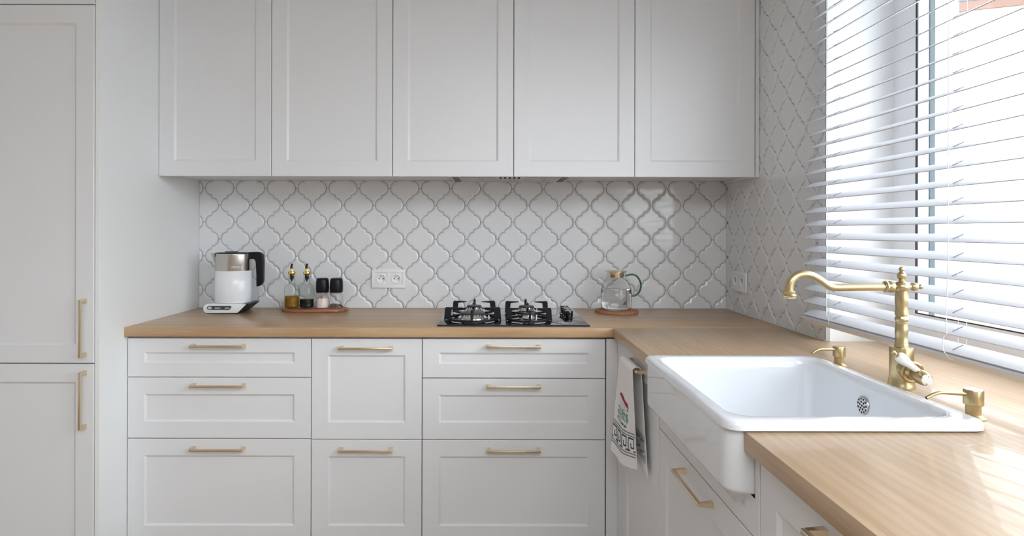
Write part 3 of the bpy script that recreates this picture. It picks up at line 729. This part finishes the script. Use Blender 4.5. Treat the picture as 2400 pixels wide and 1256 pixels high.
bmesh.ops.recalc_face_normals(bm, faces=bm.faces[:]); fin('pouring_lip', bm, STEEL, kt, smooth=60)
hp = [K(a, b) for a, b in ((584, 591.8), (606, 591.3), (612, 592.8), (616.5, 596.5), (618.5, 603), (619, 618), (618.3, 660), (615, 667), (608, 671.5), (603.2, 672), (603, 645), (601.5, 616), (600.5, 611.5), (597, 608.3), (586, 608.2))]
bm = BM(); prism(bm, [(p[0], p[2]) for p in hp], -.0145, .0145, 'xz', bev=.0045, seg=3); fin('handle', bm, BLACK, kt, smooth=50)
bm = BM(); a = K(585.5, 610); b = K(599.5, 706); c = K(601.5, 640)
prism(bm, [(a[0]-.006, a[2]), (K(592, 612)[0], K(592, 612)[2]), (K(597, 640)[0], K(597, 640)[2]), (K(600, 700)[0], .048), (a[0]-.006, .048)], .012, .040, 'xz', bev=.003); fin('water_gauge', bm, GAUGE, kt)
Mk = Matrix.Translation((K(558, 627.3, 2.722)[0], -.0662, K(558, 627.3, 2.722)[2])) @ Matrix.Rotation(PI/2, 4, 'X')
text_mesh('lettering', 'BOSCH', .0115, WHITEP, Mk @ Matrix.Scale(1.15, 4, (1, 0, 0)), kt, bold=.0002)
bm = BM()
rcx, rcz, rad = K(543.5, 627.3, 2.722)[0], K(543.5, 627.3, 2.722)[2], .0040
for k in range(20):
    a, b = 2*PI*k/20, 2*PI*(k+1)/20
    q = [bm.verts.new((rcx+rr_*math.cos(t_), -.0662, rcz+rr_*math.sin(t_))) for rr_, t_ in ((rad, a), (rad, b), (rad*.78, b), (rad*.78, a))]; bm.faces.new(q)
for dx in (-.0012, .0009):
    q = [bm.verts.new((rcx+dx+a, -.0662, rcz+b)) for a, b in ((0, -.002), (.0006, -.002), (.0006, .002), (0, .002))]; bm.faces.new(q)
fin('emblem', bm, WHITEP, kt, smooth=0)

# ------------------------------------------------------------------ tray, bottles, grinders
def stadium(hx, hy, n=12):
    P = [(hx-hy+hy*math.cos(math.radians(-90+180*k/n)), hy*math.sin(math.radians(-90+180*k/n))) for k in range(n+1)]
    P += [(-hx+hy+hy*math.cos(math.radians(90+180*k/n)), hy*math.sin(math.radians(90+180*k/n))) for k in range(n+1)]
    return P
bm = BM(); prism(bm, stadium(.150, .066), 0, .013, 'xy', bev=.003, seg=2)
o = fin('serving_tray', bm, ACACIA); o.location = (-.796, 2.832, ZW+.0003)
tag(o, 'oval reddish-brown wooden tray carrying the oil bottles and grinders', 'tray')
ZT = ZW+.0135
def bottle(x, label, liq, lvl, lname):
    t = thing('oil_bottle', label, 'bottle', (x, 2.832, ZT), 0, 'glass pourer bottles on the wooden tray')
    bm = BM(); lathe(bm, [(.0, .0005), (.030, .0005), (.0325, .004), (.0328, .014), (.0318, .018), (.0325, .022), (.0325, .088), (.030, .097), (.022, .1045), (.0148, .108), (.0138, .112), (.0136, .135), (.0150, .136), (.0150, .139), (.0138, .140), (.0150, .142), (.0150, .149), (.0135, .152)], seg=36, cap=False); fin('glass', bm, BGLASS, t, smooth=50)
    bm = BM(); lathe(bm, [(0, .004), (.028, .004), (.0305, .008), (.0308, .014), (.0300, .018), (.0306, .022), (.0306, lvl-.0005), (.030, lvl), (0, lvl)], seg=32); fin(lname, bm, liq, t, smooth=50)
    bm = BM(); lathe(bm, [(.002, .118), (.003, .124), (.0075, .130), (.0085, .134), (.0090, .150), (.0120, .1505), (.0120, .1525)], seg=20); fin('stopper', bm, BLACK, t)
    bm = BM(); lathe(bm, [(.0140, .1525), (.0170, .154), (.0175, .158), (.0165, .1635), (.0120, .166), (.0062, .1665), (.0055, .170), (.0048, .181), (.0036, .182)], seg=28); fin('collar', bm, GOLDP, t, smooth=50)
    bm = BM(); tube(bm, smoothpts([(0, 0, .178), (-.0015, 0, .186), (-.001, 0, .193), (.003, 0, .199)], 4), [.0050, .0042], 12)
    tube(bm, [(-.0055, 0, .176), (-.005, 0, .186), (-.002, 0, .196)], [.002, .0026], 8); fin('spout_tip', bm, BLACK, t, smooth=50)
    return t
bottle(-.9015, 'glass pourer bottle of golden olive oil, leftmost on the tray', OIL, .055, 'olive_oil')
bottle(-.8335, 'glass pourer bottle of dark vinegar, beside the olive oil', VINEGAR, .040, 'vinegar')
def grinder(x, label, cont, cname, h):
    t = thing('spice_grinder', label, 'grinder', (x, 2.832, ZT), 0, 'black-topped grinders on the wooden tray')
    bm = BM(); lathe(bm, [(0, .0005), (.029, .0005), (.0315, .003), (.0310, .015), (.0270, .055), (.0250, .066), (.0255, .070)], seg=36, cap=False); fin('glass', bm, GLASS, t, smooth=50)
    bm = BM(); R = lambda z: .0298-(z)*.085
    n = 8
    prof = [(0, .003), (.0285, .003)]+[(R(h*i/n+.003), .003+h*i/n) for i in range(1, n)]+[(R(h)*.93, h+.003), (R(h)*.5, h+.006), (0, h+.004)]
    lathe(bm, prof, seg=30)
    for v in bm.verts:
        if v.co.z > h*.8: v.co.z += random.uniform(-.0025, .0025)+v.co.x*(.08 if cname != 'peppercorns' else -.12)
    fin(cname, bm, cont, t)
    bm = BM(); lathe(bm, [(.0262, .0675), (.0268, .070), (.0262, .0715)], seg=36); fin('ring', bm, STEEL, t)
    bm = BM(); lathe(bm, [(.0262, .0705), (.0280, .073), (.0292, .085), (.0294, .103), (.0282, .122), (.0262, .1325), (.0240, .1342), (.0225, .1325), (0, .1325)], seg=40); fin('cap', bm, BLACK, t, smooth=50)
    return t
grinder(-.7625, 'grinder filled with pink salt, beside the vinegar bottle', SALT, 'pink_salt', .040)
g2 = grinder(-.6990, 'grinder with a low layer of peppercorns, rightmost on the tray', PEPPER, 'peppercorns', .010)

# ------------------------------------------------------------------ jug and coaster
JX, JY = .5636, 2.80
bm = BM(); lathe(bm, [(.094, 0), (.0965, .001), (.0965, .0092), (.095, .0102), (0, .0102)], seg=64)
o = fin('coaster', bm, CORK); o.location = (JX+.002, JY, ZW+.0003); tag(o, 'round brown cork coaster under the glass jug', 'coaster')
jg = thing('glass_jug', 'clear glass water jug with gold lid and green handle on cork coaster', 'jug', (JX, JY, ZW+.0108))
bm = BM(); lathe(bm, [(0, .0004), (.052, .0004), (.061, .003), (.0665, .012), (.0683, .030), (.0683, .086), (.0665, .097), (.060, .113), (.0505, .1305), (.0430, .1425), (.0410, .150), (.0410, .166), (.0425, .169)], seg=56, cap=False); fin('body', bm, GLASS, jg, smooth=60)
bm = BM(); lathe(bm, [(0, .007), (.050, .007), (.058, .009), (.0635, .0155), (.0655, .031), (.0655, .0935), (.0645, .0945), (0, .0945)], seg=56); fin('water', bm, WATER, jg, smooth=50)
bm = BM(); lathe(bm, [(.0350, .1465), (.0355, .1475), (.0355, .1690), (.0455, .1692), (.0465, .1705), (.0465, .1735), (.0440, .1755), (.020, .1765), (0, .1765)], seg=48); fin('lid', bm, GOLD, jg)
def J(u, v): p = px(u, v, JY); return Vector((p[0]-JX, 0, p[2]-ZW-.0108))
bm = BM(); tube(bm, smoothpts([J(a, b) for a, b in ((1467, 645.5), (1476, 643), (1484, 642.5), (1493, 647), (1500, 657), (1502.5, 668), (1500, 680), (1493, 689), (1482.5, 693.5))], 5), .0042, 14); fin('handle', bm, GREENG, jg, smooth=60)['label'] = 'dark green glass handle'
bm = BM(); d_ = (J(1399, 648)-J(1419, 664)).normalized()
lathe(bm, [(.0155, .0), (.0125, .004), (.0105, .008), (.0098, .020), (.0095, .0395), (.0085, .0395), (.0088, .010)], J(1418, 664), d_, 24, cap=False); fin('spout', bm, GLASS, jg, smooth=60)

# ------------------------------------------------------------------ sockets
def socket(label, loc, rz):
    t = thing('double_socket', label, 'socket', loc, rz, 'white double wall sockets'); W2, H2 = .0785, .0435
    bm = BM()
    for a_ in ((-W2, -.0632, -H2, H2), (.0632, W2, -H2, H2), (-.0080, .0080, -H2+.001, H2-.001)): box(bm, a_[0], a_[1], -.0085, 0, a_[2], a_[3], .0016)
    for z_ in ((-H2, -.0277), (.0277, H2)): box(bm, -W2+.0005, W2-.0005, -.0086, 0, z_[0], z_[1], .0016)
    fin('faceplate', bm, PLASTIC, t)
    for s in (-1, 1):
        cx = s*.0355
        bm = BM(); c_ = .0275
        # insert with a round well
        sq = [(cx+a*c_, b*c_) for a, b in ((-1, -1), (1, -1), (1, 1), (-1, 1))]
        n = 32; O = [bm.verts.new((cx+c_*max(-1, min(1, 1.42*math.cos(2*PI*k/n))), -.0092, c_*max(-1, min(1, 1.42*math.sin(2*PI*k/n))))) for k in range(n)]
        O2 = [bm.verts.new((v.co.x, -.0080, v.co.z)) for v in O]
        rings = [(.0205, -.0092), (.0198, -.0096), (.0192, -.0085), (.0188, -.0030), (.0172, -.0022)]
        R = [[bm.verts.new((cx+r_*math.cos(2*PI*k/n), y_, r_*math.sin(2*PI*k/n))) for k in range(n)] for r_, y_ in rings]
        seq = [O2, O]+R
        for A, B in zip(seq, seq[1:]):
            for k in range(n): bm.faces.new((A[k], A[(k+1) % n], B[(k+1) % n], B[k]))
        bm.faces.new(R[-1]); bmesh.ops.recalc_face_normals(bm, faces=bm.faces[:])
        ins_ = fin('socket_insert', bm, PLASTIC, t, smooth=40)
        bm = BM()
        for dx in (-.0095, .0095): lathe(bm, [(.0026, 0), (.0026, .0009)], (cx+dx, -.0022, 0), (0, -1, 0), 12)
        fin('pin_hole', bm, BLK, ins_)
        bm = BM(); lathe(bm, [(.0024, 0), (.0024, .008), (.0015, .0092)], (cx, -.0022, .0098), (0, -1, 0), 12); fin('earth_pin', bm, STEEL, ins_)
    return t
# the faceplates are proud of the tiles; the hole cut behind them is hidden
socket('white double wall socket on the back wall between tray and hob', ((911-CX)*2.93/F, YB-.0008, EYE-(653.5-CY)*2.93/F), 0)
socket('white double wall socket on the right-hand tiled wall near the corner', (XR-.0008, 2.771, 1.0405), -PI/2)

# ------------------------------------------------------------------ towel
tw = thing('tea_towel', 'white tea towel with embroidery and key-pattern border hanging over gold handle', 'towel', (.447, 2.02, .829))
def front_pt(u, v):
    """u 0 far .. 1 near, v 0 at the bar .. 1 hem"""
    ytop = 2.117+(1.931-2.117)*u; yb_ = 2.142+(1.925-2.142)*u
    y = ytop+(yb_-ytop)*v
    zbot = .512+(.527-.512)*u-.012*math.sin(PI*u)
    z = .8355+(zbot-.8355)*v
    x = .4395+(-.012-.015*(1-u)+.022*u)*v + .0045*math.sin(u*7.5+.6)*v
    return Vector((x, y, z))
def back_pt(u, v):
    y = (2.10+(1.935-2.10)*u)+(-.048*u-.01)*v
    z = .8355+((.525+.01*(1-u))-.8355)*v
    return Vector((.466+.006*v+.0015*math.sin(u*9), y, z))
def surf(u, s):
    """s: 0 hem of the front .. 1 top .. 2 hem of the back"""
    if s <= .96: return front_pt(u, 1-s/.96*1.0)
    if s >= 1.04: return back_pt(u, (s-1.04)/.96)
    t_ = (s-.96)/.08; a = front_pt(u, 0); b = back_pt(u, 0); p = a.lerp(b, t_); p.z += .0045*math.sin(PI*t_); return p
TL = Vector((.447, 2.02, .829))
bm = BM(); NU, NV = 22, 90; Gd = []
for j in range(NV+1):
    Gd.append([bm.verts.new(surf(i/NU, 2*j/NV)-TL) for i in range(NU+1)])
for j in range(NV):
    for i in range(NU): bm.faces.new((Gd[j][i], Gd[j][i+1], Gd[j+1][i+1], Gd[j+1][i]))
bmesh.ops.recalc_face_normals(bm, faces=bm.faces[:])
r_ = bmesh.ops.solidify(bm, geom=bm.faces[:], thickness=.0016)
cloth = fin('cloth', bm, TOWEL, tw, smooth=60)
def strip(bm, pts, w_, fn, off, sub=4, asp=.72):
    """flat strip along a polyline in (u, h) with h the height above the hem (0..1)"""
    for (a, b), (c, d) in zip(pts, pts[1:]):
        du, dh = c-a, d-b; L = math.hypot(du*asp, dh) or 1
        nu, nh = -dh/L*w_/asp, du*asp/L*w_
        eu, eh = du/L*w_*.98, dh/L*w_*.98
        last = None
        for k in range(sub+1):
            t_ = k/sub; uu = a-eu+(du+2*eu)*t_; hh = b-eh+(dh+2*eh)*t_
            q = [bm.verts.new(fn(min(.997, max(.003, uu+s*nu)), 1-(hh+s*nh))+off-TL) for s in (-1, 1)]
            if last: bm.faces.new((last[0], last[1], q[1], q[0]))
            last = q
def embroider(fn, off, parent, pref):
    bm = BM()
    for h in (.115, .143, .315, .343): strip(bm, [(0.0, h), (1.0, h)], .0045, fn, off, 20)
    fin('border_stripe', bm, GREYT, cloth, smooth=0)
    bm = BM(); n = 4; wu = 1/n; h0, h1 = .17, .292; q = (h1-h0)/4
    for k in range(n):
        u0 = k*wu; c = wu/5
        P_ = [(u0, h0), (u0, h1), (u0+3.6*c, h1), (u0+3.6*c, h0+q), (u0+1.7*c, h0+q), (u0+1.7*c, h0+2.3*q)]
        strip(bm, P_, .0070, fn, off, 3)
        strip(bm, [(u0+3.6*c, h0), (u0+wu, h0)], .0070, fn, off, 2)
        strip(bm, [(u0, h0), (u0+1.0*c, h0)], .0070, fn, off, 2)
    fin('key_pattern', bm, NAVY, cloth, smooth=0)
of = Vector((-.0028, 0, 0))
embroider(front_pt, of, cloth, 'f')
embroider(back_pt, Vector((-.0028, 0, 0)), cloth, 'b')
bm = BM()
strip(bm, [(.28, .66), (.38, .672), (.50, .650), (.60, .622), (.70, .610)], .012, front_pt, of)
strip(bm, [(.34, .65), (.52, .628), (.68, .590)], .010, front_pt, of); strip(bm, [(.70, .61), (.74, .585), (.72, .552)], .010, front_pt, of)
fin('red_embroidery', bm, REDT, cloth, smooth=0)
bm = BM()
rnd = random.Random(2)
for k in range(44):
    a = .22+.5*rnd.random(); b = .445+.085*rnd.random()-.03*(a-.2)
    strip(bm, [(a, b), (a+rnd.uniform(-.07, .07), b+rnd.uniform(-.02, .02))], .006, front_pt, of*1.1, 1)
fin('green_embroidery', bm, MINT, cloth, smooth=0)
bm = BM()
for a, b0, b1 in ((.30, .52, .65), (.42, .52, .64), (.47, .51, .635), (.58, .50, .61), (.66, .49, .60)): strip(bm, [(a, b0), (a, b1)], .0022, front_pt, of*1.05, 2)
strip(bm, [(.24, .53), (.40, .52), (.62, .50), (.72, .47)], .003, front_pt, of*1.2, 2)
fin('outline_embroidery', bm, NAVY, cloth, smooth=0)
# lettering "Crete" stitched below the picture
cu = bpy.data.curves.new('l', 'FONT'); cu.body = 'Crete'; cu.size = 1; cu.shear = .25; cu.offset = .012; cu.resolution_u = 2
tt = bpy.data.objects.new('l', cu); C.objects.link(tt); dg = bpy.context.evaluated_depsgraph_get(); me = bpy.data.meshes.new_from_object(tt.evaluated_get(dg)); bpy.data.objects.remove(tt)
xs = [v.co.x for v in me.vertices]; xa, xb = min(xs), max(xs)
for v in me.vertices:
    u = .18+(v.co.x-xa)/(xb-xa)*.50; h = .400-.055*(u-.2)+v.co.y*.046
    v.co = front_pt(u, 1-h)+of*1.2-TL
me.materials.clear(); me.materials.append(BLK); o = bpy.data.objects.new('stitched_lettering', me); C.objects.link(o); o.parent = cloth
